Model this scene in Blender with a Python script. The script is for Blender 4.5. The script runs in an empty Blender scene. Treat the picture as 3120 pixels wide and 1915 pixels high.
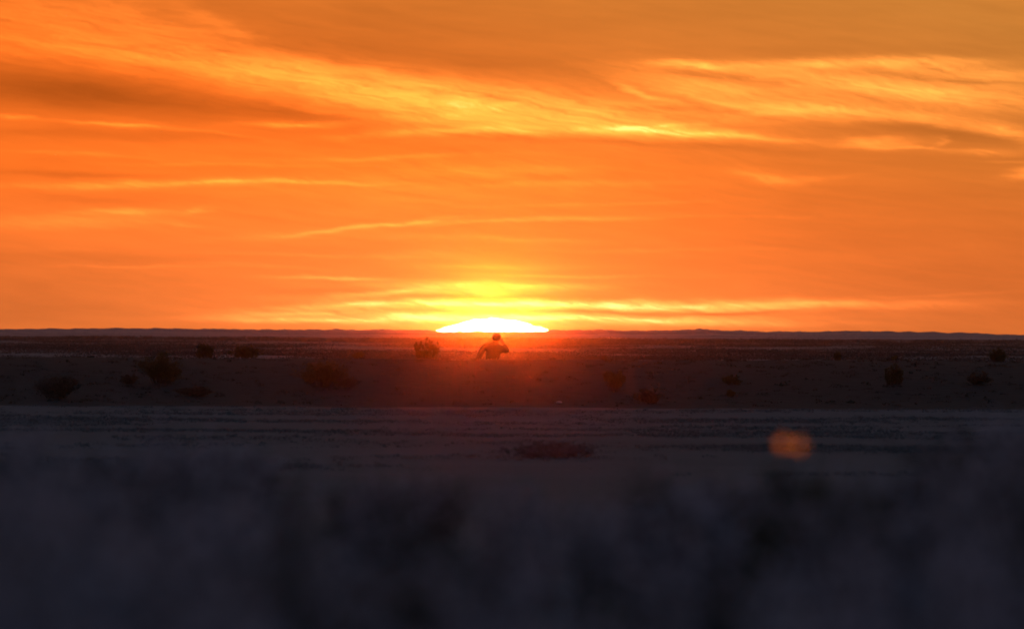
import bpy, math, random
import numpy as np
from mathutils import Matrix, Vector

# ------------------------------------------------------------------ camera
scene = bpy.context.scene
COL = scene.collection
F = 52560.0                 # focal length in photograph pixels (606 mm lens)
HC = 1012.0                 # photograph row of the eye-level horizon at the middle
ROLL = 0.00384
CAM_Z = 1.776
cam_data = bpy.data.cameras.new('camera')
cam = bpy.data.objects.new('camera', cam_data)
COL.objects.link(cam)
cam_data.sensor_width = 36.0
cam_data.lens = 36.0 * F / 3120.0
cam_data.clip_start = 0.5
cam_data.clip_end = 30000
cam_data.dof.use_dof = True
cam_data.dof.focus_distance = 600.0
cam_data.dof.aperture_fstop = 9.0
pitch = (HC - 957.5) / F
cam.matrix_world = (Matrix.Translation((0, 0, CAM_Z)) @ Matrix.Rotation(math.pi / 2 + pitch, 4, 'X')
                    @ Matrix.Rotation(ROLL, 4, 'Z'))
scene.camera = cam


def sky_uv(x, y):
    """photograph pixel -> (azimuth, elevation) in thousandths of F radians"""
    dx, dy = x - 1560.0, 957.5 - y
    return (dx - ROLL * dy) / 1000.0, (dy + (HC - 957.5) + ROLL * dx) / 1000.0


# ------------------------------------------------------------------ world
SUN_AZ = math.atan(-60 / F)
SUN_EL = math.radians(0.045)
world = bpy.data.worlds.new('World')
scene.world = world
world.use_nodes = True
world.cycles.sampling_method = 'MANUAL'
world.cycles.sample_map_resolution = 1024
wn = world.node_tree.nodes
wl = world.node_tree.links
wn.clear()


def nd(tp, **kw):
    n = wn.new(tp)
    for k, v in kw.items():
        setattr(n, k, v)
    return n


def put(sock, v):
    if isinstance(v, (int, float)):
        sock.default_value = v
    elif isinstance(v, tuple):
        sock.default_value = v
    else:
        wl.new(v, sock)


def M(op, a, b=None, c=None, clamp=False):
    n = nd('ShaderNodeMath', operation=op, use_clamp=clamp)
    put(n.inputs[0], a)
    if b is not None:
        put(n.inputs[1], b)
    if c is not None:
        put(n.inputs[2], c)
    return n.outputs[0]


def VM(op, a, b=None, out=0):
    n = nd('ShaderNodeVectorMath', operation=op)
    put(n.inputs[0], a)
    if b is not None:
        put(n.inputs[1], b)
    return n.outputs[out]


def comb(x, y, z):
    n = nd('ShaderNodeCombineXYZ')
    put(n.inputs[0], x); put(n.inputs[1], y); put(n.inputs[2], z)
    return n.outputs[0]


def noise(vec, scale, detail=3.0, rough=0.55, color=False):
    n = nd('ShaderNodeTexNoise')
    n.inputs['Scale'].default_value = scale
    n.inputs['Detail'].default_value = detail
    n.inputs['Roughness'].default_value = rough
    wl.new(vec, n.inputs['Vector'])
    return n.outputs['Color'] if color else n.outputs[0]


def gexp(x):            # exp(-x)
    return M('POWER', 0.36788, x)


tc = nd('ShaderNodeTexCoord')
dirv = VM('NORMALIZE', tc.outputs['Generated'])
sp = nd('ShaderNodeSeparateXYZ')
wl.new(dirv, sp.inputs[0])
U = M('MULTIPLY', M('ARCTAN2', sp.outputs[0], sp.outputs[1]), F / 1000)
V = M('MULTIPLY', M('ARCSINE', sp.outputs[2]), F / 1000)

# wind-drawn warp of the cloud field
w1 = noise(comb(M('MULTIPLY', U, 1.6), M('MULTIPLY', V, 7.0), 0.0), 1.0, 3, 0.55, True)
w2 = noise(comb(M('MULTIPLY', U, 9.0), M('MULTIPLY', V, 38.0), 3.0), 1.0, 4, 0.6, True)
uv0 = comb(U, V, 0.0)
uvw = VM('ADD', uv0, VM('MULTIPLY', VM('SUBTRACT', w1, (0.5, 0.5, 0.5)), (0.30, 0.045, 0.0)))
uvw = VM('ADD', uvw, VM('MULTIPLY', VM('SUBTRACT', w2, (0.5, 0.5, 0.5)), (0.10, 0.016, 0.0)))


def blobs(vec, items, start=0.0):
    acc = start
    for (x, y, sx, sy, ang, amp) in items:
        u, v = sky_uv(x, y)
        m = nd('ShaderNodeMapping', vector_type='TEXTURE')
        m.inputs['Location'].default_value = (u, v, 0)
        m.inputs['Rotation'].default_value = (0, 0, math.radians(-ang))
        m.inputs['Scale'].default_value = (sx / 1000, sy / 1000, 1)
        if isinstance(acc, float):
            wl.new(vec, m.inputs['Vector'])
        else:       # evaluate the patches one after another (keeps the shader stack small)
            q = nd('ShaderNodeVectorMath', operation='MULTIPLY_ADD')
            wl.new(acc, q.inputs[0]); q.inputs[1].default_value = (1e-7, 1e-7, 0); wl.new(vec, q.inputs[2])
            wl.new(q.outputs[0], m.inputs['Vector'])
        acc = M('MULTIPLY_ADD', gexp(VM('DOT_PRODUCT', m.outputs[0], m.outputs[0], out=1)), amp, acc)
    return acc


BRIGHT = [
    (1400, 560, 620, 110, 0, .22), (1200, 480, 350, 7, -1, .35), (1650, 560, 400, 8, -1, .28), (700, 500, 300, 6, 0, .25), (1500, 730, 350, 8, 1, .28),
    (1000, 780, 300, 6, 1, .25), (2000, 760, 300, 6, -1, .18), (250, 470, 250, 6, 2, .2), (1800, 620, 300, 6, -2, .22), (1720, 842, 260, 6, 0, .45), (1500, 812, 240, 9, 0, .4),
    (1450, 872, 260, 12, 0, .8), (1400, 890, 330, 10, -2, .9), (1480, 955, 480, 28, 0, 1.0),
    (300, 140, 520, 75, 5, .42), (120, 40, 260, 60, 2, .30), (470, 75, 170, 45, 18, .28), (640, 75, 130, 18, 24, .22),
    (560, 195, 420, 38, 6, .26),
    (950, 235, 430, 48, 7, .68), (1250, 300, 420, 62, 7, .95), (1500, 355, 420, 50, 4, .9), (1800, 330, 420, 48, 6, .75),
    (1500, 405, 150, 15, 0, 1.2), (1960, 396, 210, 20, 2, 1.9), (2200, 408, 210, 9, 3, 1.1), (1250, 404, 240, 12, -3, .5),
    (1990, 384, 130, 5, -4, .8), (1420, 400, 90, 9, 0, .7),
    (2160, 209, 115, 12, 4, .95), (2560, 196, 380, 16, -2, .75), (2950, 215, 280, 24, 5, .55),
    (2560, 255, 420, 34, 5, .80), (2920, 285, 320, 42, 4, .60), (2250, 290, 330, 32, 8, .85),
    (1960, 285, 80, 9, 18, .9), (2130, 300, 90, 9, 14, .6), (2450, 340, 300, 25, 2, .75), (2900, 365, 260, 20, 8, .60),
    (3080, 405, 60, 25, 30, .30),
    (2680, 436, 100, 18, 0, .65), (2850, 432, 20, 18, 0, .25), (2790, 450, 120, 4, 0, .30), (2975, 458, 75, 9, 2, .55),
    (3100, 522, 80, 18, -4, .65), (3110, 500, 30, 26, 0, .2), (2350, 534, 100, 13, 9, .42), (2480, 543, 120, 8, -3, .14), (3060, 485, 120, 4, 0, .2),
    (350, 380, 125, 5, 3, .95), (430, 383, 70, 4, 2, .3), (50, 358, 70, 7, 6, .6), (870, 377, 130, 8, 0, .7), (900, 376, 40, 4, -3, .35), (600, 395, 170, 6, 8, .22),
    (500, 554, 420, 10, -1, .62), (850, 552, 280, 5, 0, .8), (330, 560, 160, 12, 0, .15),
    (380, 644, 120, 11, 0, .7), (625, 640, 45, 9, -8, .5), (220, 672, 280, 22, 0, .42), (500, 681, 110, 4, 3, .22),
    (1190, 686, 170, 5, -5, 1.1), (985, 703, 120, 6, -8, .42), (1560, 674, 320, 7, -3, .55), (2050, 660, 320, 5, -1, .20), (900, 712, 200, 12, -3, .22),
    (430, 816, 230, 4, 0, .16), (800, 818, 160, 6, 4, .16), (1010, 851, 150, 6, 1, 1.1), (1290, 770, 130, 18, 0, .25), (1500, 520, 260, 16, 0, .4),
    
    (1420, 874, 200, 7, 0, .65), (1620, 875, 110, 5, 0, .45), (1230, 890, 150, 9, -6, 1.3), 
    (1530, 923, 290, 9, 0, 2.6), (1230, 926, 320, 9, -2, 1.7), (2000, 930, 480, 14, 0, 2.3), (2500, 925, 400, 10, -1, .35),
    (2800, 900, 350, 5, -2, .10), (1000, 950, 260, 8, -2, 1.2),
    (1480, 966, 340, 10, 0, 2.2), (1080, 974, 330, 8, 0, 1.9), (1900, 974, 460, 12, 1, 1.7), (1480, 992, 380, 16, 0, .8),
    (2260, 965, 300, 9, 0, .3),
]
DARK = [
    (420, 303, 560, 55, 4, -.34), (150, 275, 300, 60, 4, -.12), (900, 345, 170, 16, 8, -.2), (1250, 175, 600, 50, 3, -.14),
    (60, 75, 120, 16, 4, -.18), (400, 140, 60, 10, 0, -.2), (520, 165, 70, 8, 6, -.22),
    (230, 527, 330, 10, 1, -.22), (300, 600, 330, 20, 1, -.16), (350, 408, 500, 18, 1, -.2),
    (2850, 398, 330, 24, 3, -.20), (2280, 245, 200, 15, 2, -.28), (2520, 237, 110, 6, 12, -.28), (2960, 245, 160, 6, 2, -.35),
    (2050, 325, 120, 7, 3, -.3), (2250, 335, 150, 6, -3, -.2), (1750, 300, 280, 8, 8, -.2), (1450, 285, 250, 8, 6, -.22),
    (1800, 432, 600, 14, 2, -.25), (300, 790, 450, 18, 0, -.10), (200, 930, 500, 45, 3, -.08), (2500, 700, 700, 150, 0, -.05),
    (1450, 903, 380, 9, 1, -.8), (1550, 947, 430, 7, 0, -1.3), (2200, 952, 250, 5, -2, -.4),
]
k_b = blobs(uvw, BRIGHT, 0.0)
k_d = blobs(uvw, DARK, M('MULTIPLY', k_b, 0.0001))
# fibrous streaks, tilted, as ice cloud drawn out by wind
mp = nd('ShaderNodeMapping', vector_type='POINT')
mp.inputs['Rotation'].default_value = (0, 0, math.radians(8))
wl.new(uvw, mp.inputs['Vector'])
ms = nd('ShaderNodeMapping', vector_type='POINT')
ms.inputs['Scale'].default_value = (3.2, 34.0, 1.0)
wl.new(mp.outputs[0], ms.inputs['Vector'])
fib = noise(ms.outputs[0], 1.0, 5, 0.6)
ms2 = nd('ShaderNodeMapping', vector_type='POINT')
ms2.inputs['Scale'].default_value = (0.9, 9.0, 1.0)
wl.new(uvw, ms2.inputs['Vector'])
band = noise(ms2.outputs[0], 1.0, 4, 0.55)
mp3 = nd('ShaderNodeMapping', vector_type='POINT')
mp3.inputs['Rotation'].default_value = (0, 0, math.radians(14))
wl.new(uvw, mp3.inputs['Vector'])
ms3 = nd('ShaderNodeMapping', vector_type='POINT')
ms3.inputs['Scale'].default_value = (9.0, 95.0, 1.0)
wl.new(mp3.outputs[0], ms3.inputs['Vector'])
fib2 = noise(ms3.outputs[0], 1.0, 3, 0.6)

# smooth background glow
eU = M('ADD', U, 0.06)
base = M('MULTIPLY_ADD', gexp(M('ADD', M('POWER', M('DIVIDE', M('ABSOLUTE', eU), 1.15), 2.0),
                                M('POWER', M('DIVIDE', M('ABSOLUTE', M('SUBTRACT', V, 0.22)), 0.42), 2.0))), 0.55, 0.68)
base = M('MULTIPLY_ADD', gexp(M('ADD', M('POWER', M('DIVIDE', M('ABSOLUTE', eU), 0.62), 2.0),
                                M('POWER', M('DIVIDE', M('ABSOLUTE', V), 0.09), 2.0))), 0.0, base)
base = M('MULTIPLY_ADD', gexp(M('ADD', M('POWER', M('DIVIDE', M('ABSOLUTE', M('SUBTRACT', U, -1.3)), 1.2), 2.0),
                                M('POWER', M('DIVIDE', M('ABSOLUTE', M('SUBTRACT', V, 0.5)), 0.28), 2.0))), 0.28, base)
tex = M('MULTIPLY_ADD', M('SUBTRACT', band, 0.5), 0.34, 1.0)
tex = M('MULTIPLY_ADD', M('SUBTRACT', fib, 0.5), 0.26, tex)
I = M('MULTIPLY', base, tex)
fmod = M('MULTIPLY_ADD', M('SUBTRACT', fib, 0.5), 2.2, 1.0)
fmod = M('MAXIMUM', M('MULTIPLY_ADD', M('SUBTRACT', fib2, 0.5), 1.5, fmod), 0.15)
I = M('MULTIPLY_ADD', k_b, fmod, I)
I = M('ADD', I, k_d)
I = M('MAXIMUM', I, 0.42)

# hue: redder at the left-middle, browner (greener ratio) up high at the right, paler near the horizon
hr = nd('ShaderNodeMapRange', clamp=True)
put(hr.inputs[0], M('MULTIPLY_ADD', U, 0.28, V)); hr.inputs[1].default_value = 0.45; hr.inputs[2].default_value = 1.35
lowm = nd('ShaderNodeMapRange', clamp=True)
put(lowm.inputs[0], V); lowm.inputs[1].default_value = 0.50; lowm.inputs[2].default_value = 0.02


def mixc(f, a, b):
    n = nd('ShaderNodeMix', data_type='RGBA')
    put(n.inputs[0], f)
    put(n.inputs[6], a); put(n.inputs[7], b)
    return n.outputs[2]


tint = mixc(hr.outputs[0], (1.0, 0.175, 0.018, 1), (0.84, 0.29, 0.050, 1))
tint = mixc(lowm.outputs[0], tint, (0.93, 0.212, 0.043, 1))
glow0 = VM('SCALE', tint)
put(glow0.node.inputs['Scale'], M('MAXIMUM', M('MULTIPLY', base, tex), 0.42))
glow = VM('SCALE', tint)
put(glow.node.inputs['Scale'], I)
# overexposed core turns paler
core = M('MULTIPLY', M('MAXIMUM', M('SUBTRACT', I, 3.0), 0.0), 0.045)
glow = VM('ADD', glow, comb(M('MULTIPLY', core, 2.0), M('MULTIPLY', core, 2.6), M('MULTIPLY', core, 1.9)))
# the visible cap of the setting sun, flattened by refraction, with a ragged edge
su, sv = sky_uv(1502, 1008)
rag = noise(comb(M('MULTIPLY', U, 26.0), M('MULTIPLY', V, 60.0), 8.0), 1.0, 2, 0.5)
sx_ = M('DIVIDE', M('ABSOLUTE', M('SUBTRACT', U, su)), 0.172)
cap = M('MULTIPLY', M('SUBTRACT', 1.0, M('POWER', sx_, 1.75)), 0.0385)
cap = M('MULTIPLY_ADD', M('SUBTRACT', rag, 0.5), 0.020, cap)
hd = M('SUBTRACT', cap, M('SUBTRACT', V, sv))
dm = nd('ShaderNodeMapRange', clamp=True)
put(dm.inputs[0], hd); dm.inputs[1].default_value = -0.0015; dm.inputs[2].default_value = 0.003
disc = M('MULTIPLY', dm.outputs[0], M('LESS_THAN', sx_, 1.0))
disc = M('MULTIPLY', disc, M('GREATER_THAN', V, -0.05))
glow = VM('ADD', glow, VM('SCALE', comb(14.0, 9.0, 5.0)))
glow.node.inputs[1].links[0].from_node.inputs['Scale'].default_value = 1
put(glow.node.inputs[1].links[0].from_node.inputs['Scale'], disc)

# dusk sky over the rest of the dome
sky = nd('ShaderNodeTexSky', sky_type='NISHITA')
sky.sun_disc = False
sky.sun_elevation = math.radians(1.2)
sky.sun_rotation = SUN_AZ
sky.dust_density = 1.3
sky.ozone_density = 2.7
az_f = gexp(M('POWER', M('DIVIDE', M('ABSOLUTE', eU), 38.0), 2.0))
el_f = gexp(M('POWER', M('DIVIDE', M('MAXIMUM', V, 0.0), 7.0), 2.0))
wgt = M('MAXIMUM', M('SUBTRACT', M('MULTIPLY', az_f, el_f), 0.004), 0.0)
bg1 = nd('ShaderNodeBackground'); wl.new(sky.outputs[0], bg1.inputs[0]); bg1.inputs[1].default_value = 0.15
bg2 = nd('ShaderNodeBackground'); wl.new(glow, bg2.inputs[0]); bg2.inputs[1].default_value = 1.0
bg3 = nd('ShaderNodeBackground'); wl.new(glow0, bg3.inputs[0])
near = M('MULTIPLY', M('MULTIPLY', M('SUBTRACT', 3.2, M('ABSOLUTE', U)), 1.2, clamp=True),
         M('MULTIPLY', M('MULTIPLY', M('SUBTRACT', 2.1, V), 1.4, clamp=True), M('GREATER_THAN', V, -0.06)))
mx2 = nd('ShaderNodeMixShader'); put(mx2.inputs[0], near)
wl.new(bg3.outputs[0], mx2.inputs[1]); wl.new(bg2.outputs[0], mx2.inputs[2])
mx = nd('ShaderNodeMixShader'); put(mx.inputs[0], wgt)
wl.new(bg1.outputs[0], mx.inputs[1]); wl.new(mx2.outputs[0], mx.inputs[2])
wo = nd('ShaderNodeOutputWorld'); wl.new(mx.outputs[0], wo.inputs[0])

# ------------------------------------------------------------------ sun
sd = bpy.data.lights.new('sun', 'SUN')
sd.energy = 0.0080
sd.angle = math.radians(0.22)
sd.color = (1.0, 0.076, 0.002)
sun = bpy.data.objects.new('sun', sd)
COL.objects.link(sun)
sdir = Vector((math.sin(SUN_AZ) * math.cos(SUN_EL), math.cos(SUN_AZ) * math.cos(SUN_EL), math.sin(SUN_EL)))
sun.rotation_euler = sdir.to_track_quat('Z', 'Y').to_euler()
sun.location = (0, 300, 60)

vs = scene.view_settings
scene.display_settings.display_device = 'sRGB'
vs.view_transform = 'Standard'
vs.look = 'None'
vs.exposure = 0
vs.gamma = 1
vs.use_curve_mapping = False
scene.render.engine = 'CYCLES'
scene.cycles.volume_bounces = 1
scene.cycles.use_adaptive_sampling = False
scene.cycles.max_bounces = 6
scene.cycles.use_denoising = True
scene.cycles.sample_clamp_indirect = 4.0

HAZE_DENSITY = 4.0e-5
HAZE_G = 0.9975

# ------------------------------------------------------------------ helpers
rng = np.random.default_rng(7)
_tab = np.random.default_rng(11).random((256, 256))


def vnoise(x, y):
    x = np.asarray(x, float); y = np.asarray(y, float)
    xi = np.floor(x).astype(np.int64); yi = np.floor(y).astype(np.int64)
    fx = x - xi; fy = y - yi
    fx = fx * fx * (3 - 2 * fx); fy = fy * fy * (3 - 2 * fy)
    a = _tab[xi & 255, yi & 255]; b = _tab[(xi + 1) & 255, yi & 255]
    c = _tab[xi & 255, (yi + 1) & 255]; d = _tab[(xi + 1) & 255, (yi + 1) & 255]
    return (a * (1 - fx) + b * fx) * (1 - fy) + (c * (1 - fx) + d * fx) * fy - 0.5


def sstep(a, b, x):
    t = np.clip((np.asarray(x, float) - a) / (b - a), 0, 1)
    return t * t * (3 - 2 * t)


def ground_z(x, y):
    x = np.asarray(x, float); y = np.asarray(y, float)
    z = 1.10 * (1 - sstep(40, 175, y))
    crest = 1.10 + 0.05 * vnoise(x / 3.1, y / 40 + 3) + 0.03 * vnoise(x / 0.9, y / 20)
    bend = 1.6 * vnoise(x / 6.0, 0.5 + 0 * x)
    z = z + crest * sstep(405.5, 429, y + bend * sstep(407, 420, y)) * (1 - sstep(431.5, 437, y))
    z = z + (0.85 * sstep(450, 520, y) + 0.15 * sstep(600, 1600, y)) * (1 - 0.5 * sstep(2700, 3300, y))
    near = 1 - sstep(300, 1500, y)
    z = z + near * (0.035 * vnoise(x / 1.7, y / 5.0) + 0.018 * vnoise(x / 0.5, y / 2.2))
    far = sstep(480, 700, y) * (1 - sstep(2000, 2600, y))
    z = z + far * (0.17 * vnoise(x / 4.5, y / 45) + 0.07 * vnoise(x / 1.2, y / 17))
    return z


def mesh_obj(name, verts, faces, mat, parent=None, smooth=False):
    me = bpy.data.meshes.new(name)
    verts = np.asarray(verts, np.float32)
    faces = np.asarray(faces, np.int32)
    me.vertices.add(len(verts)); me.vertices.foreach_set('co', verts.ravel())
    k = faces.shape[1]
    me.loops.add(faces.size); me.loops.foreach_set('vertex_index', faces.ravel())
    me.polygons.add(len(faces))
    me.polygons.foreach_set('loop_start', np.arange(0, faces.size, k, dtype=np.int32))
    me.polygons.foreach_set('loop_total', np.full(len(faces), k, np.int32))
    if smooth:
        me.polygons.foreach_set('use_smooth', np.ones(len(faces), bool))
    me.update(calc_edges=True)
    me.materials.append(mat)
    o = bpy.data.objects.new(name, me)
    COL.objects.link(o)
    if parent is not None:
        o.parent = parent
    return o


def thing(name, label, cat, loc, group=None):
    o = bpy.data.objects.new(name, None)
    COL.objects.link(o)
    o.location = loc
    o.empty_display_size = 0.1
    o['label'] = label; o['category'] = cat
    if group:
        o['group'] = group
    return o


def material(name, c1, c2, scale, rough=0.9, bump=0.0, translucent=0.0, spec=0.2, obj=True, detail=4.0):
    m = bpy.data.materials.new(name)
    m.use_nodes = True
    nt = m.node_tree
    p = nt.nodes['Principled BSDF']
    tcn = nt.nodes.new('ShaderNodeTexCoord')
    nz = nt.nodes.new('ShaderNodeTexNoise')
    nz.inputs['Scale'].default_value = scale
    nz.inputs['Detail'].default_value = detail
    nt.links.new(tcn.outputs['Object'], nz.inputs['Vector'])
    mr = nt.nodes.new('ShaderNodeMapRange')
    mr.inputs[1].default_value = 0.35; mr.inputs[2].default_value = 0.65
    nt.links.new(nz.outputs[0], mr.inputs[0])
    mc = nt.nodes.new('ShaderNodeMix'); mc.data_type = 'RGBA'
    nt.links.new(mr.outputs[0], mc.inputs[0])
    mc.inputs[6].default_value = (*c1, 1); mc.inputs[7].default_value = (*c2, 1)
    nt.links.new(mc.outputs[2], p.inputs['Base Color'])
    p.inputs['Roughness'].default_value = rough
    p.inputs['Specular IOR Level'].default_value = spec
    if bump:
        bp = nt.nodes.new('ShaderNodeBump')
        bp.inputs['Strength'].default_value = bump
        nt.links.new(nz.outputs[0], bp.inputs['Height'])
        nt.links.new(bp.outputs[0], p.inputs['Normal'])
    if translucent:
        tr = nt.nodes.new('ShaderNodeBsdfTranslucent')
        nt.links.new(mc.outputs[2], tr.inputs[0])
        mxs = nt.nodes.new('ShaderNodeMixShader'); mxs.inputs[0].default_value = translucent
        nt.links.new(p.outputs[0], mxs.inputs[1]); nt.links.new(tr.outputs[0], mxs.inputs[2])
        nt.links.new(mxs.outputs[0], nt.nodes['Material Output'].inputs[0])
    return m


# ---- ground material: pale silt with darker scrubby patches, in world coordinates
mg = bpy.data.materials.new('ground_silt')
mg.use_nodes = True
nt = mg.node_tree
p = nt.nodes['Principled BSDF']
g = nt.nodes.new('ShaderNodeNewGeometry')


def gn(scale, sx=1, sy=1, detail=4, off=0):
    mpn = nt.nodes.new('ShaderNodeMapping')
    mpn.inputs['Scale'].default_value = (sx, sy, 1)
    mpn.inputs['Location'].default_value = (off, off * 2, 0)
    nt.links.new(g.outputs['Position'], mpn.inputs['Vector'])
    n = nt.nodes.new('ShaderNodeTexNoise')
    n.inputs['Scale'].default_value = scale
    n.inputs['Detail'].default_value = detail
    n.inputs['Roughness'].default_value = 0.6
    nt.links.new(mpn.outputs[0], n.inputs['Vector'])
    return n.outputs[0]


def gmr(x, a, b, lo=0.0, hi=1.0):
    n = nt.nodes.new('ShaderNodeMapRange')
    nt.links.new(x, n.inputs[0])
    n.inputs[1].default_value = a; n.inputs[2].default_value = b
    n.inputs[3].default_value = lo; n.inputs[4].default_value = hi
    return n.outputs[0]


def gmix(f, a, b):
    n = nt.nodes.new('ShaderNodeMix'); n.data_type = 'RGBA'
    nt.links.new(f, n.inputs[0])
    for i, v in ((6, a), (7, b)):
        if isinstance(v, tuple):
            n.inputs[i].default_value = v
        else:
            nt.links.new(v, n.inputs[i])
    return n.outputs[2]


big = gmr(gn(0.012, 3.0, 1.0, 4), 0.42, 0.58)
mid = gmr(gn(0.017, 4.0, 1.0, 6, 31), 0.40, 0.60)
fine = gmr(gn(2.2, 1, 1, 5, 12), 0.35, 0.65)
c = gmix(mid, (0.25, 0.215, 0.215, 1), (0.165, 0.138, 0.132, 1))
c = gmix(big, c, (0.215, 0.178, 0.172, 1))
c = gmix(gmr(gn(9.0, 1, 1, 3, 5), 0.45, 0.7, 0.0, 0.5), c, (0.10, 0.08, 0.06, 1))
# cut bank earth, darkened to carry the shade of its backlit face
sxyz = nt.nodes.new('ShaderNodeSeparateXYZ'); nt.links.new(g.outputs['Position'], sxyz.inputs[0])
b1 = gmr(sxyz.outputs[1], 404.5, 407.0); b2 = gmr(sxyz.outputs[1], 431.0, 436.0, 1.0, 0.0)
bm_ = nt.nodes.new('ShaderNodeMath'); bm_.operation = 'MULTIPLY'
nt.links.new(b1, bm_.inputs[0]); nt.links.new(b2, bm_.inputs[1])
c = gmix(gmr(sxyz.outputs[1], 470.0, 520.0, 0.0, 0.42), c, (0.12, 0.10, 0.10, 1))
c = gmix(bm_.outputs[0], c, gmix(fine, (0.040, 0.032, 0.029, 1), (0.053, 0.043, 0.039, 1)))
nt.links.new(c, p.inputs['Base Color'])
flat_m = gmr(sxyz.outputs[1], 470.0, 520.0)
def gval(f, lo, hi):
    n = nt.nodes.new('ShaderNodeMapRange'); nt.links.new(f, n.inputs[0])
    n.inputs[3].default_value = lo; n.inputs[4].default_value = hi
    return n.outputs[0]
nt.links.new(gval(flat_m, 0.95, 0.80), p.inputs['Roughness'])      # plain beyond the bank set smoother to take a sheen
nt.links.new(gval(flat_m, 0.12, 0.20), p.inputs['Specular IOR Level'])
bp = nt.nodes.new('ShaderNodeBump'); bp.inputs['Strength'].default_value = 0.6
bp.inputs['Distance'].default_value = 0.03
nt.links.new(fine, bp.inputs['Height']); nt.links.new(bp.outputs[0], p.inputs['Normal'])

# ------------------------------------------------------------------ ground sheet
ang = np.concatenate([np.linspace(-180, -20, 17)[:-1], np.linspace(-20, -2.4, 23)[:-1], np.linspace(-2.4, 2.4, 361),
                      np.linspace(2.4, 20, 23)[1:], np.linspace(20, 180, 17)[1:]])
ang = np.radians(ang)
rad = np.concatenate([[0.3], np.geomspace(2, 380, 150), np.linspace(382, 476, 110), np.geomspace(480, 2100, 300), np.geomspace(2150, 3300, 20)])
A, R = np.meshgrid(ang, rad)
X = R * np.sin(A); Y = R * np.cos(A)
Z = ground_z(X, Y)
vv = np.stack([X, Y, Z], -1).reshape(-1, 3)
na, nr = len(ang), len(rad)
ii = (np.arange(nr - 1)[:, None] * na + np.arange(na - 1)[None, :]).ravel()
ff = np.stack([ii, ii + 1, ii + na + 1, ii + na], -1)
vv = np.vstack([vv, [[0, 0, float(ground_z(0, 0))]]])
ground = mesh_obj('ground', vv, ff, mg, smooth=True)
ground['kind'] = 'structure'
# close the small hole under the camera with a fan of quads already covered by radius 0.3

# ------------------------------------------------------------------ far ridge (hills)
RD = 2400.0
px = np.array([-2500, 0, 400, 800, 1300, 1340, 1500, 1660, 1700, 1950, 2060, 2130, 2200, 2400, 2620, 2800, 2950, 3120, 4200])
py = np.array([1000, 1002, 1000, 1003, 1004.5, 1009, 1011, 1009, 1005, 1006.5, 1005.5, 1001, 1006, 1010.5, 1007.5, 1011, 1014, 1020.5, 1021])
xs = np.concatenate([np.geomspace(2300, 150, 40)[:-1] * -1, np.arange(-150, 150, 0.14), np.geomspace(150, 2300, 40)[1:]])
xp = xs / RD * F + 1560
yt = np.interp(xp, px, py)
elev = (HC + ROLL * (xp - 1560) - yt)
top = CAM_Z + elev * RD / F
nzt = 0.14 * vnoise(xs / 1.1, 1.3 + 0 * xs) + 0.16 * vnoise(xs / .34, 7.7 + 0 * xs) + 0.20 * np.clip(vnoise(xs / 1.5, 2.2 + 0 * xs) - .1, 0, 1)
top = top + nzt
rows = [(-270, 0.0), (-180, 0.35), (-110, 0.62), (-50, 0.85), (-5, 0.975), (0, 1.0), (40, 0.96), (250, 0.4), (560, 0.0)]
vl = []
for k, (dy, f_) in enumerate(rows):
    zz = 0.95 + (top - 0.95) * f_
    if 0 < k < 8:
        zz = zz + 0.03 * vnoise(xs / 9, k * 1.7 + 0 * xs)
    vl.append(np.stack([xs, RD + dy + 0 * xs, zz], -1))
vl = np.concatenate(vl)
n = len(xs)
ii = (np.arange(len(rows) - 1)[:, None] * n + np.arange(n - 1)[None, :]).ravel()
mh = material('hill_earth', (0.20, 0.165, 0.17), (0.48, 0.38, 0.34), 0.03, 0.95)
hills = mesh_obj('hills', vl, np.stack([ii, ii + 1, ii + n + 1, ii + n], -1), mh)
hills['kind'] = 'structure'

# ------------------------------------------------------------------ vegetation geometry
def leaf_quads(cen, size, rs, up=0.0, asp=0.45):
    n = len(cen)
    a = rs.normal(size=(n, 3)); a[:, 2] = a[:, 2] * (1 + 0) + up
    a /= np.linalg.norm(a, axis=1)[:, None]
    b = np.cross(a, rs.normal(size=(n, 3))); b /= np.linalg.norm(b, axis=1)[:, None]
    s = (size * rs.uniform(0.6, 1.4, n))[:, None]
    v = np.stack([cen - a * s * .5, cen + b * s * asp * .5, cen + a * s * .5, cen - b * s * asp * .5], 1)
    return v.reshape(-1, 3), np.arange(4 * n).reshape(n, 4)


def stem_tubes(segs, rad0, rad1):
    """segs: (n,2,3) -> three-sided tapering tubes"""
    n = len(segs)
    d = segs[:, 1] - segs[:, 0]
    d = d / np.maximum(np.linalg.norm(d, axis=1), 1e-6)[:, None]
    a = np.cross(d, np.array([0.31, 0.92, 0.2])); a /= np.linalg.norm(a, axis=1)[:, None]
    b = np.cross(d, a)
    out = []
    for e, r in ((0, rad0), (1, rad1)):
        r = np.broadcast_to(r, (n,))[:, None]
        for t in range(3):
            c_, s_ = math.cos(t * 2.0944), math.sin(t * 2.0944)
            out.append(segs[:, e] + (a * c_ + b * s_) * r)
    v = np.stack(out, 1).reshape(-1, 3)
    k = np.arange(n)[:, None] * 6
    f = np.concatenate([k + np.array([[i, (i + 1) % 3, (i + 1) % 3 + 3, i + 3]]) for i in range(3)])
    return v, f


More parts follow.
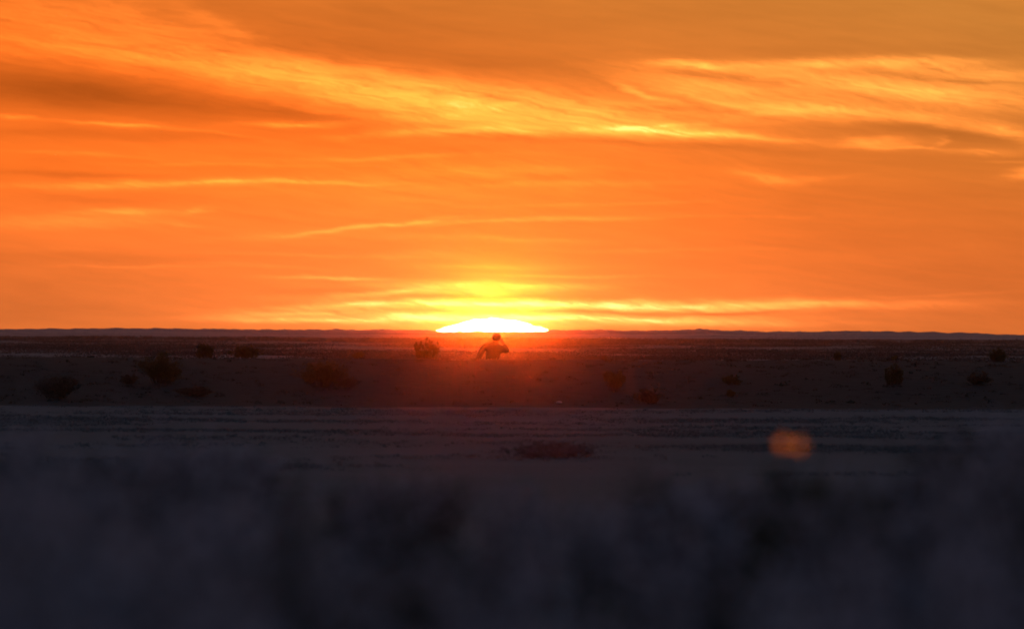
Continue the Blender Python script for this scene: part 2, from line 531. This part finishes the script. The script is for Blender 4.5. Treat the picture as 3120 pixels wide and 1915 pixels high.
def shrub_geo(seed, w, h, kind='bushy', nst=26, nleaf=700, leaf=0.035):
    """returns (stem verts, faces), (leaf verts, faces), base at the origin"""
    rs = np.random.default_rng(seed)
    segs = []; rr0 = []; rr1 = []; lc = []
    for i in range(nst):
        a = rs.uniform(0, 2 * math.pi)
        spread = rs.uniform(0.05, 1.0) ** 0.7
        if kind == 'upright':
            tip = np.array([((i * 0.618034) % 1.0 - .5) * w * .95, math.sin(a) * w * .4 * spread, h * rs.uniform(.62, 1.0) * (1 - .5 * abs((i * 0.618034) % 1.0 - .5))])
            base = np.array([tip[0] * .8, tip[1] * .5, 0.0])
        elif kind == 'low':
            tip = np.array([math.cos(a) * w * .5 * spread, math.sin(a) * w * .4 * spread, h * rs.uniform(.5, 1.0) * (1.05 - .6 * spread ** 2)])
            base = np.array([tip[0] * .35, tip[1] * .3, 0.0])
        else:
            tip = np.array([math.cos(a) * w * .5 * spread, math.sin(a) * w * .42 * spread, h * rs.uniform(.6, 1.0) * math.sqrt(max(.12, 1.02 - .75 * spread ** 2))])
            base = np.array([tip[0] * .38, tip[1] * .38, 0.0])
        midp = base * .45 + tip * .55 + rs.normal(size=3) * .05 * h
        if kind != 'upright':
            midp[:2] = base[:2] * .4 + tip[:2] * .6 * .8
        pts = [base, base * .5 + midp * .5 + rs.normal(size=3) * .015 * h, midp, tip]
        for j in range(3):
            segs.append((pts[j], pts[j + 1])); rr0.append(.014 * h * (1 - j * .3)); rr1.append(.014 * h * (1 - (j + 1) * .3) + .0008)
        nb = 5
        for j in range(nb):
            t = rs.uniform(-.8, 1.0) if kind == 'upright' else rs.uniform(-.5, 1.0)
            q = midp * (1 - t) + tip * t if t > 0 else midp * (1 + t) - base * t
            e = q + rs.normal(size=3) * np.array([.10 * w, .10 * w, .05 * h]) * (.3 if kind == 'upright' else 1.0) + np.array([0, 0, rs.uniform(.02, .16) * h])
            e[2] = min(max(e[2], .03 * h), h * 1.02)
            segs.append((q, e)); rr0.append(.005 * h); rr1.append(.0015 * h + .0005)
            m = max(2, nleaf // (nst * nb))
            t2 = rs.uniform(0, 1.05, m)[:, None]
            sc_ = .022 if kind == 'upright' else .04
            lc.append(q * (1 - t2) + e * t2 + rs.normal(size=(m, 3)) * sc_ * h)
    lc = np.concatenate(lc)
    lc[:, 2] = np.maximum(lc[:, 2], 0.02)
    sv_, sf_ = stem_tubes(np.array(segs), np.array(rr0), np.array(rr1))
    lv_, lf_ = leaf_quads(lc, leaf, rs, up=1.2 if kind == 'upright' else 0.3, asp=.35)
    return (sv_, sf_), (lv_, lf_)


m_stem = material('twig_bark', (0.07, 0.05, 0.035), (0.11, 0.08, 0.055), 30, 0.9)
m_olive = material('olive_foliage', (0.105, 0.080, 0.030), (0.145, 0.112, 0.042), 6, 0.8, translucent=0.25)
m_gold = material('golden_foliage', (0.05, 0.034, 0.008), (0.085, 0.056, 0.012), 8, 0.7, translucent=0.25)
m_brown = material('brown_foliage', (0.105, 0.072, 0.050), (0.145, 0.10, 0.068), 6, 0.85, translucent=0.2)
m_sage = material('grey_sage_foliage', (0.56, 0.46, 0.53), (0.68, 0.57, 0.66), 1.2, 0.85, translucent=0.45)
m_scrub = material('dry_scrub', (0.075, 0.060, 0.056), (0.13, 0.106, 0.098), 0.25, 0.9, translucent=0.1)
m_cover = material('flat_cover_plants', (0.19, 0.16, 0.155), (0.27, 0.23, 0.22), 0.6, 0.9)
m_shadesage = material('shade_toned_sage', (0.17, 0.135, 0.135), (0.25, 0.20, 0.20), 1.2, 0.9, translucent=0.4)  # brown tone stands in for the glare-veiled shade in gaps between shrubs
m_bankg = material('bank_grass_blades', (0.05, 0.038, 0.025), (0.09, 0.065, 0.04), 2, 0.9)
m_straw = material('dry_straw', (0.24, 0.18, 0.10), (0.32, 0.25, 0.15), 0.5, 0.9, translucent=0.3)


def hit(x, y, dmin=200.0, dmax=3500.0):
    """ground point seen at photograph pixel x, y"""
    u, v = sky_uv(x, y)
    u *= 1000 / F; v *= 1000 / F
    ds = np.geomspace(dmin, dmax, 6000)
    gx = ds * math.tan(u)
    zl = CAM_Z + ds * math.tan(v)
    gz = ground_z(gx, ds)
    below = np.nonzero(zl <= gz)[0]
    i = below[0] if len(below) else len(ds) - 1
    return float(gx[i]), float(ds[i]), float(gz[i])


SHR = [  # x, base row, width, height in photograph pixels, kind, foliage, label
    (1300, 1097, 78, 70, 'upright', m_gold, 'tall upright golden shrub backlit on the bank crest just left of the person'),
    (1090, 1096, 42, 24, 'bushy', m_olive, 'small round dark shrub on the bank crest left of the golden shrub'),
    (750, 1094, 114, 44, 'bushy', m_olive, 'wide dense dark olive shrub sitting on the left part of the bank crest'),
    (626, 1094, 54, 50, 'upright', m_olive, 'thin twiggy upright shrub on the crest beside the wide olive shrub'),
    (490, 1166, 150, 92, 'bushy', m_olive, 'large dark olive shrub on the bank face rising above the crest at left'),
    (395, 1172, 66, 34, 'low', m_brown, 'low brown shrub at the foot of the large olive shrub on the left'),
    (170, 1212, 170, 74, 'bushy', m_brown, 'broad brown shrub low on the bank near the left edge'),
    (985, 1178, 165, 92, 'bushy', m_olive, 'large round shrub on the bank face below the small crest shrub'),
    (1060, 1182, 70, 40, 'low', m_brown, 'low reddish brown shrub at the right foot of the large round bank shrub'),
    (595, 1208, 120, 36, 'low', m_brown, 'low spreading brown shrub near the bank foot left of the centre'),
    (1870, 1192, 80, 74, 'bushy', m_olive, 'dark shrub on the bank face some way right of the person'),
    (1975, 1228, 110, 50, 'low', m_brown, 'spreading brown shrub at the bank foot right of the person'),
    (2225, 1172, 64, 34, 'low', m_olive, 'small sloping olive shrub halfway up the bank right of centre'),
    (2228, 1208, 34, 22, 'bushy', m_olive, 'tiny olive shrub below the small sloping one on the bank'),
    (2725, 1172, 60, 66, 'upright', m_olive, 'narrow upright olive shrub on the right part of the bank face'),
    (2724, 1097, 30, 18, 'bushy', m_olive, 'small dark tuft on the crest above the narrow upright shrub'),
    (2553, 1096, 20, 30, 'upright', m_olive, 'slim dark shrub standing on the crest right of centre'),
    (3036, 1100, 66, 46, 'bushy', m_olive, 'dark pointed shrub on the crest near the right edge'),
    (2980, 1172, 90, 44, 'low', m_brown, 'faint low shrub on the bank face below the dark pointed shrub'),
    (1842, 1104, 16, 18, 'upright', m_brown, 'tiny brown tuft on the crest right of the person'),
    (1680, 1394, 320, 56, 'low', m_cover, 'long low dark shrub on the pale flat in front of the person'),
]
for i, (x, y, w, h, kind, mat, lab) in enumerate(SHR):
    gx, gy, gz = hit(x, y)
    if y < 1110:
        gy = 430.0; gx = gy * math.tan(sky_uv(x, y)[0] * 1000 / F); gz = float(ground_z(gx, gy))
    s = gy / F
    t = thing('desert_shrub', lab, 'shrub', (gx, gy, gz - 0.012), 'shrubs on the bank and flat')
    wm, hm = w * s, h * s
    nl = int(1500 + 5000 * min(2.0, wm * hm / .5)) * (2 if kind == 'upright' else 1)
    (sv_, sf_), (lv_, lf_) = shrub_geo(100 + i, wm, hm, kind, nst=40 if kind == 'upright' else max(12, int(22 * wm / .6)), nleaf=nl, leaf=0.026 if kind == 'upright' else 0.040)
    mesh_obj('stems', sv_, sf_, m_stem, t)
    mesh_obj('foliage', lv_, lf_, mat, t)

# ---- scrub of the plain beyond the bank: low clumps in drifts, nobody could count them
def clump_field(n, ymin, ymax, half, hmin, hmax, wmin, wmax, leaf, seed, cover=None, per=26):
    rs = np.random.default_rng(seed)
    V_ = []
    cy = np.exp(rs.uniform(math.log(ymin), math.log(ymax), n * 3))
    cx = rs.uniform(-1, 1, n * 3) * cy * half
    keep = np.ones(len(cx), bool) if cover is None else cover(cx, cy, rs)
    cx, cy = cx[keep][:n], cy[keep][:n]
    cz = ground_z(cx, cy)
    hh = rs.uniform(hmin, hmax, len(cx)) * (cy / ymin) ** .2
    ww = rs.uniform(wmin, wmax, len(cx))
    m = len(cx)
    th = rs.uniform(0, 2 * math.pi, (m, per)); ph = rs.uniform(0, 1, (m, per)); r = rs.uniform(.3, 1, (m, per)) ** .5
    lx = cx[:, None] + np.cos(th) * r * ww[:, None] * .5 * np.sqrt(1 - ph ** 2 * .8)
    ly = cy[:, None] + np.sin(th) * r * ww[:, None] * .4
    lz = cz[:, None] + ph * r * hh[:, None]
    cen = np.stack([lx, ly, lz], -1).reshape(-1, 3)
    sz = np.repeat(np.minimum(hh, ww) * leaf, per)
    return leaf_quads(cen, sz, rs, up=.3, asp=.8)


def drift(cx, cy, rs):
    d = vnoise(cx / 9 + 9, cy / 70) + .4 * vnoise(cx / 3, cy / 30 + 5)
    return d + .03 * rs.normal(size=len(cx)) > 0.12 - .22 * sstep(620, 760, cy) - .10 * sstep(900, 1400, cy)


v_, f_ = clump_field(9000, 560, 1460, .036, .05, .17, 1.0, 5.0, .34, 21, drift, per=46)
o = mesh_obj('plain_scrub', v_, f_, m_scrub)
o['kind'] = 'stuff'; o['label'] = 'low dark scrub dotted over the plain beyond the bank'; o['category'] = 'scrub'
v_, f_ = clump_field(900, 1440, 1530, .036, .22, .36, .8, 3.0, .3, 22, per=50)
o = mesh_obj('scrub_line', v_, f_, m_scrub)
o['kind'] = 'stuff'; o['label'] = 'dark line of scrub along the far side of the plain'; o['category'] = 'scrub'
v_, f_ = clump_field(700, 1900, 2060, .036, .10, .20, .8, 4.0, .4, 23, per=40)
o = mesh_obj('distant_scrub', v_, f_, m_scrub)
o['kind'] = 'stuff'; o['label'] = 'thin dark band of scrub in the hazy distance'; o['category'] = 'scrub'


def rows_cover(cx, cy, rs):
    return vnoise(cx / 5 + 3, cy / 9.0) + .10 * rs.normal(size=len(cx)) > 0.06


v_, f_ = clump_field(9000, 215, 403, .040, .015, .05, .10, .5, .55, 24, rows_cover, per=26)
o = mesh_obj('ground_cover', v_, f_, m_cover)
o['kind'] = 'stuff'; o['label'] = 'dark low ground cover in thin rows over the pale flat'; o['category'] = 'ground cover'
v_, f_ = clump_field(1500, 408, 429, .042, .02, .07, .10, .5, .5, 25, None, per=26)
o = mesh_obj('bank_grass', v_, f_, m_bankg)
o['kind'] = 'stuff'; o['label'] = 'sparse dry grass tufts over the dark bank'; o['category'] = 'grass'
v_, f_ = clump_field(420, 429, 433, .042, .02, .06, .10, .7, .7, 26, None, per=22)
o = mesh_obj('crest_grass', v_, f_, m_scrub)
o['kind'] = 'stuff'; o['label'] = 'low dry grass along the crest of the bank'; o['category'] = 'grass'

# ---- foreground sagebrush, far out of focus
TOPX = [-1500, 0, 250, 500, 700, 900, 1200, 1500, 1800, 2100, 2300, 2600, 2800, 2950, 3120, 4600]
TOPY = [1190, 1235, 1235, 1265, 1310, 1390, 1395, 1430, 1430, 1410, 1400, 1350, 1310, 1240, 1190, 1190]
fs = [[], []]; fl = [[], []]
offs = [0, 0]; offl = [0, 0]
rs = np.random.default_rng(77)
protos = [shrub_geo(300 + k, 1.0, 1.0, 'bushy', nst=16, nleaf=420, leaf=0.075) for k in range(5)]
FS = []
PALE = [(60, 1295, 200), (200, 1290, 170), (330, 1310, 190), (3010, 1290, 200), (3100, 1240, 160), (2900, 1330, 200), (2740, 1365, 210), (460, 1345, 190), (590, 1390, 200), (2600, 1400, 190), (2480, 1440, 150), (760, 1440, 160), (150, 1285, 190), (90, 1590, 260), (400, 1570, 200), (740, 1345, 170), (960, 1630, 150), (1500, 1450, 190), (1640, 1520, 190),
        (2060, 1640, 170), (2650, 1500, 210), (1850, 1560, 240), (620, 1620, 160), (2950, 1420, 230), (1150, 1560, 190), (3050, 1800, 260), (1250, 1780, 220)]
GAP_SHADE = [(240, 1440, 250), (560, 1500, 230), (900, 1400, 260), (600, 1760, 300), (1300, 1510, 260), (2700, 1660, 240), (1520, 1740, 260), (2200, 1670, 170),  # darker shrubs put where shaded gaps belong
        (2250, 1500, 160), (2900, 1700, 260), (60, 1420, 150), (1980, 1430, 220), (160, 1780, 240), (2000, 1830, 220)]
for lst, q0 in ((PALE, 0.0), (GAP_SHADE, 0.56)):
    for (x, y, w_) in lst:
        d = rs.uniform(26, 46)
        gx = d * (x - 1560) / F; gz = float(ground_z(gx, d))
        h = CAM_Z - d * (y - 55 - HC) / F - gz
        if h > .08:
            FS.append((gx, d, gz, h, 1.7 * w_ * d / F, rs.integers(0, 5), q0 + rs.uniform(0, .4)))
for k in range(330):
    d = rs.uniform(16, 80)
    xpix = rs.uniform(-1400, 4500)
    gx = d * (xpix - 1560) / F
    gz = float(ground_z(gx, d))
    lim = float(np.interp(xpix, TOPX, TOPY)) + (0 if rs.random() < .3 else rs.uniform(30, 480)) + 15
    if d < 34:
        lim += 200
    if 2230 < xpix < 2580 and d < 48:
        continue
    ztop = CAM_Z - d * (lim - HC) / F
    h = min(ztop - gz, .85)
    if h < .12:
        continue
    FS.append((gx, d, gz, h, h * rs.uniform(1.0, 1.7), rs.integers(0, 5), rs.random()))
for (gx, d, gz, h, w, pk, q) in FS:
    (sv_, sf_), (lv_, lf_) = protos[pk]
    ca, sa = math.cos(q * 40), math.sin(q * 40)
    R_ = np.array([[ca, -sa, 0], [sa, ca, 0], [0, 0, 1]])
    S_ = np.array([w, w, h])
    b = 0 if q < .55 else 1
    fs[0].append((sv_ @ R_.T) * S_ + [gx, d, gz - .01]); fs[1].append(sf_ + offs[0]); offs[0] += len(sv_)
    fl[b].append(((lv_ @ R_.T) * S_ + [gx, d, gz - .01], lf_ + offl[b])); offl[b] += len(lv_)
sc_root = thing('sagebrush', 'blurred grey sagebrush filling the foreground in front of the pale flat', 'sagebrush', (0, 40, 1.1))
sc_root['kind'] = 'stuff'


def off(vs_):
    return np.concatenate(vs_) - np.array([0, 40, 1.1])


o = mesh_obj('stems', off(fs[0]), np.concatenate(fs[1]), m_stem, sc_root); o['kind'] = 'stuff'
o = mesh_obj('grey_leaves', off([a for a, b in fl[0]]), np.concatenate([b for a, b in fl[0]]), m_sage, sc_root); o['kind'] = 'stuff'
o = mesh_obj('shade_toned_leaves', off([a for a, b in fl[1]]), np.concatenate([b for a, b in fl[1]]), m_shadesage, sc_root); o['kind'] = 'stuff'

# ---- the shrub whose two glossy seed heads catch the sun
m_seed = bpy.data.materials.new('seed_fluff')
m_seed.use_nodes = True
_n = m_seed.node_tree
_n.nodes.remove(_n.nodes['Principled BSDF'])
sfv = _n.nodes.new('ShaderNodeVolumePrincipled')      # loose down that scatters light onward
sfv.inputs['Color'].default_value = (0.75, 1.0, 0.4, 1)
sfv.inputs['Density'].default_value = 30.0
sfv.inputs['Anisotropy'].default_value = 0.99
_n.links.new(sfv.outputs[0], _n.nodes['Material Output'].inputs['Volume'])
d = 43.0
gx = d * (2405 - 1560) / F; gz = float(ground_z(gx, d))
zt = CAM_Z - d * (1395 - HC) / F
t = thing('seeding_shrub', 'blurred dark shrub with two fluffy seed heads glowing orange at lower right', 'shrub', (gx, d, gz - .01))
(sv_, sf_), (lv_, lf_) = shrub_geo(901, .75, zt - gz, 'bushy', nst=22, nleaf=700, leaf=0.05)
mesh_obj('stems', sv_, sf_, m_stem, t)
mesh_obj('foliage', lv_, lf_, m_olive, t)


def ball(cen, rx, rz, nu=14, nv=10):
    a = np.linspace(0, 2 * math.pi, nu, endpoint=False); b = np.linspace(0, math.pi, nv + 1)
    A_, B_ = np.meshgrid(a, b)
    v = np.stack([np.cos(A_) * np.sin(B_) * rx, np.sin(A_) * np.sin(B_) * rx, np.cos(B_) * rz], -1).reshape(-1, 3) + cen
    f = []
    for j in range(nv):
        for i in range(nu):
            f.append((j * nu + i, (j + 1) * nu + i, (j + 1) * nu + (i + 1) % nu, j * nu + (i + 1) % nu))
    return v, np.array(f)


for (xx, yy, rr) in ((2388, 1334, .016), (2436, 1341, .016)):
    lx = d * (xx - 1560) / F - gx; lz = CAM_Z - d * (yy - HC) / F - gz
    v_, f_ = ball(np.array([lx, 0, lz]), rr, rr)
    hd_ = mesh_obj('seed_head', v_, f_, m_seed, t, smooth=True)
    sv_, sf_ = stem_tubes(np.array([[[lx * .6, 0, (zt - gz) * .5], [lx, 0, lz - rr]]]), np.array([.004]), np.array([.002]))
    mesh_obj('stalk', sv_, sf_, m_stem, t)

# ---- small pale stone on the bank foot
gx, gy, gz = hit(1704, 1227)
import bmesh
bm = bmesh.new(); bmesh.ops.create_icosphere(bm, subdivisions=2, radius=1)
for v in bm.verts:
    k = 1 + .25 * float(vnoise(v.co.x * 2 + 5, v.co.y * 2 + v.co.z * 3))
    v.co = Vector((v.co.x * .075 * k, v.co.y * .05 * k, v.co.z * .032 * k + .018))
me = bpy.data.meshes.new('stone'); bm.to_mesh(me); bm.free()
me.materials.append(material('pale_stone', (0.45, 0.42, 0.38), (0.6, 0.57, 0.52), 30, 0.8))
st = bpy.data.objects.new('stone', me); COL.objects.link(st); st.location = (gx, gy, gz)
st['label'] = 'small pale stone lying at the bank foot right of the person'; st['category'] = 'stone'

# ------------------------------------------------------------------ person
m_skin = material('skin', (0.11, 0.06, 0.04), (0.14, 0.08, 0.055), 20, 0.8)
m_coat = material('dark_jacket_cloth', (0.018, 0.014, 0.014), (0.028, 0.022, 0.020), 25, 0.85, bump=.2)
m_jean = material('dusty_trouser_cloth', (0.055, 0.045, 0.043), (0.072, 0.06, 0.056), 30, 0.9)
m_hair = material('dark_hair', (0.02, 0.013, 0.01), (0.04, 0.026, 0.018), 60, 0.6)
m_boot = material('boot_leather', (0.07, 0.055, 0.05), (0.09, 0.07, 0.065), 30, 0.95, spec=0.05)
PY = 439.0
PX = PY * (1500 - 1560) / F
PZ = float(ground_z(PX, PY))
print('person ground', PZ)
person = thing('person', 'person behind the dark bank, seen from the waist up, one hand raised to the head', 'person', (PX, PY, PZ - 0.02))
person.scale = (1.09, 1.05, (CAM_Z - PY * 4 / F - PZ + 0.02) / 1.75)


def skin_obj(name, pts, edges, mat, root=0, sub=2, parent=person):
    me = bpy.data.meshes.new(name)
    me.from_pydata([q[0] for q in pts], edges, [])
    o = bpy.data.objects.new(name, me); COL.objects.link(o)
    sk = o.modifiers.new('Skin', 'SKIN'); sk.use_smooth_shade = True
    if not me.skin_vertices:
        bpy.context.view_layer.objects.active = o
        bpy.context.view_layer.update()
    if not me.skin_vertices:
        me.attributes
    for i, q in enumerate(pts):
        r = q[1]
        me.skin_vertices[0].data[i].radius = r if isinstance(r, tuple) else (r, r)
        me.skin_vertices[0].data[i].use_root = (i == root)
    ss = o.modifiers.new('Sub', 'SUBSURF'); ss.levels = sub; ss.render_levels = sub
    dg = bpy.context.evaluated_depsgraph_get()
    ev = bpy.data.meshes.new_from_object(o.evaluated_get(dg))
    bpy.data.objects.remove(o)
    ev.materials.clear(); ev.materials.append(mat)
    for pl in ev.polygons:
        pl.use_smooth = True
    ob = bpy.data.objects.new(name, ev); COL.objects.link(ob); ob.parent = parent
    return ob


# joints; x to the picture's right, y away from the camera, feet at z = 0. The person faces away from the camera.
J = dict(pelvis=(0.00, 0, .93), waist=(0.0, 0, 1.06), chest=(0.01, .01, 1.26), top=(0.03, 0, 1.41), neck=(.07, .0, 1.50),
         sl=(-.19, 0, 1.405), el=(-.315, .03, 1.155), wl=(-.335, .16, .955), sr=(.215, 0, 1.385), er=(.365, .10, 1.30), wr=(.265, .17, 1.50),
         hl=(-.08, 0, .90), kl=(-.085, .02, .49), al=(-.085, -.01, .09), hr=(.08, 0, .90), kr=(.075, .03, .49), ar=(.075, -.01, .09))
body_pts = [(J['pelvis'], (.13, .10)), (J['waist'], (.12, .09)), (J['chest'], (.15, .10)), (J['top'], (.11, .08)), (J['neck'], .052),
            ((.095, .01, 1.57), (.062, .07)), ((.105, .01, 1.64), (.080, .092)), ((.105, 0, 1.69), (.062, .075)),
            (J['sl'], .062), (J['el'], .042), (J['wl'], .028), ((-.325, .20, .895), (.038, .018)),
            (J['sr'], .062), (J['er'], .042), (J['wr'], .028), ((.215, .16, 1.565), (.036, .018)),
            (J['hl'], .088), (J['kl'], .056), (J['al'], .038), ((-.105, .12, .035), (.042, .028)),
            (J['hr'], .088), (J['kr'], .056), (J['ar'], .038), ((.095, .12, .035), (.042, .028))]
# fingers and thumbs, as chains rooted in the palms
edges = [(0, 1), (1, 2), (2, 3), (3, 4), (4, 5), (5, 6), (6, 7), (3, 8), (8, 9), (9, 10), (10, 11), (3, 12), (12, 13), (13, 14), (14, 15),
         (0, 16), (16, 17), (17, 18), (18, 19), (0, 20), (20, 21), (21, 22), (22, 23)]
for hand, dirs in ((11, ((.0, .01, -.045), 1)), (15, ((-.03, -.01, .035), -1))):
    p0 = Vector(body_pts[hand][0]); dv = Vector(dirs[0])
    side = Vector((0, 1, 0)) if dirs[1] > 0 else Vector((.5, .2, .8)).normalized()
    for q, ln in ((-1.5, .8), (-.5, 1.0), (.5, .95), (1.5, .75)):
        a_ = p0 + side * q * .017 + dv * .9
        b_ = a_ + dv * .7 * ln + Vector((.006 * dirs[1], 0, 0)); c_ = b_ + dv * .6 * ln + Vector((.014 * dirs[1], 0, 0))
        i0 = len(body_pts)
        body_pts += [(tuple(a_), .0095), (tuple(b_), .009), (tuple(c_), .0075)]
        edges += [(hand, i0), (i0, i0 + 1), (i0 + 1, i0 + 2)]
    a_ = p0 + side * .045 - dv * .1; b_ = a_ + side * .02 + dv * .6
    i0 = len(body_pts); body_pts += [(tuple(a_), .011), (tuple(b_), .009)]; edges += [(hand, i0), (i0, i0 + 1)]
try:
    body = skin_obj('body', body_pts, edges, m_skin)
except Exception as ex:
    print('SKIN FAIL', ex); raise
# face on the side turned to the sun: nose, brows, ears
jk = [((0, 0, .78), (.23, .18)), (J['waist'], (.175, .135)), (J['chest'], (.195, .14)), (J['top'], (.14, .11)), ((.075, 0, 1.50), .080), ((.09, 0, 1.555), .070),
      (J['sl'], .095), (J['el'], .072), ((-.333, .155, .965), .052), (J['sr'], .095), (J['er'], .074), ((.27, .168, 1.485), .048)]
skin_obj('jacket', jk, [(0, 1), (1, 2), (2, 3), (3, 4), (4, 5), (3, 6), (6, 7), (7, 8), (3, 9), (9, 10), (10, 11)], m_coat)
tr = [(J['pelvis'], (.12, .10)), (J['hl'], .10), (J['kl'], .082), ((-.085, 0, .12), .070), (J['hr'], .10), (J['kr'], .082), ((.075, 0, .12), .070)]
skin_obj('trousers', tr, [(0, 1), (1, 2), (2, 3), (0, 4), (4, 5), (5, 6)], m_jean)
for sx__, ax in ((-1, -.085), (1, .075)):
    skin_obj('boot', [((ax, -.03, .055), (.052, .052)), ((ax + sx__ * .005, .05, .05), (.05, .045)), ((ax + sx__ * .02, .15, .04), (.045, .034)), ((ax, -.02, .15), .055)],
             [(0, 1), (1, 2), (0, 3)], m_boot)
v_, f_ = ball(np.array([.105, -.012, 1.652]), .112, .108, 20, 14)
v_[:, 1] = (v_[:, 1] + .012) * 1.12 - .012
cut = (v_[:, 1] > .045) & (v_[:, 2] < 1.69)
v_[cut, 1] = .045; v_[v_[:, 2] < 1.575, 2] = 1.575
v_ += .006 * np.stack([vnoise(v_[:, 0] * 60, v_[:, 2] * 60), vnoise(v_[:, 1] * 60, v_[:, 2] * 60 + 9), vnoise(v_[:, 0] * 60, v_[:, 1] * 60 + 5)], -1)
mesh_obj('hair', v_, f_, m_hair, person, smooth=True)
skin_obj('nose', [((.105, .092, 1.645), .012), ((.105, .118, 1.625), .014)], [(0, 1)], m_skin)
for e_ in (-1, 1):
    skin_obj('ear', [((.105 + e_ * .088, .0, 1.62), (.010, .022)), ((.105 + e_ * .096, .005, 1.65), (.010, .024))], [(0, 1)], m_skin)
    v_, f_ = ball(np.array([.105 + e_ * .033, .088, 1.652]), .012, .012, 10, 8)
    mesh_obj('eye', v_, f_, m_hair, person, smooth=True)
skin_obj('mouth', [((.082, .094, 1.592), .007), ((.128, .094, 1.592), .007)], [(0, 1)], m_skin)

# ------------------------------------------------------------------ haze, its forward scatter shaped to stand in for lens glare
mz = bpy.data.materials.new('haze_air')
mz.use_nodes = True
nt = mz.node_tree
nt.nodes.remove(nt.nodes['Principled BSDF'])
pv = nt.nodes.new('ShaderNodeVolumePrincipled')
pv.inputs['Color'].default_value = (0.95, 0.92, 0.90, 1)
pv.inputs['Density'].default_value = HAZE_DENSITY
pv.inputs['Anisotropy'].default_value = HAZE_G
nt.links.new(pv.outputs[0], nt.nodes['Material Output'].inputs['Volume'])
B = 3400.0
z0, z1 = -1.4, 7.0
hv = [(sx * B, sy * B, z) for z in (z0, z1) for sx, sy in ((-1, -1), (1, -1), (1, 1), (-1, 1))]
hf = [(0, 3, 2, 1), (4, 5, 6, 7), (0, 1, 5, 4), (1, 2, 6, 5), (2, 3, 7, 6), (3, 0, 4, 7)]
haze = mesh_obj('haze', hv, hf, mz)
haze['kind'] = 'stuff'; haze['label'] = 'dusk haze over the whole plain, also standing in for lens glare'; haze['category'] = 'haze'
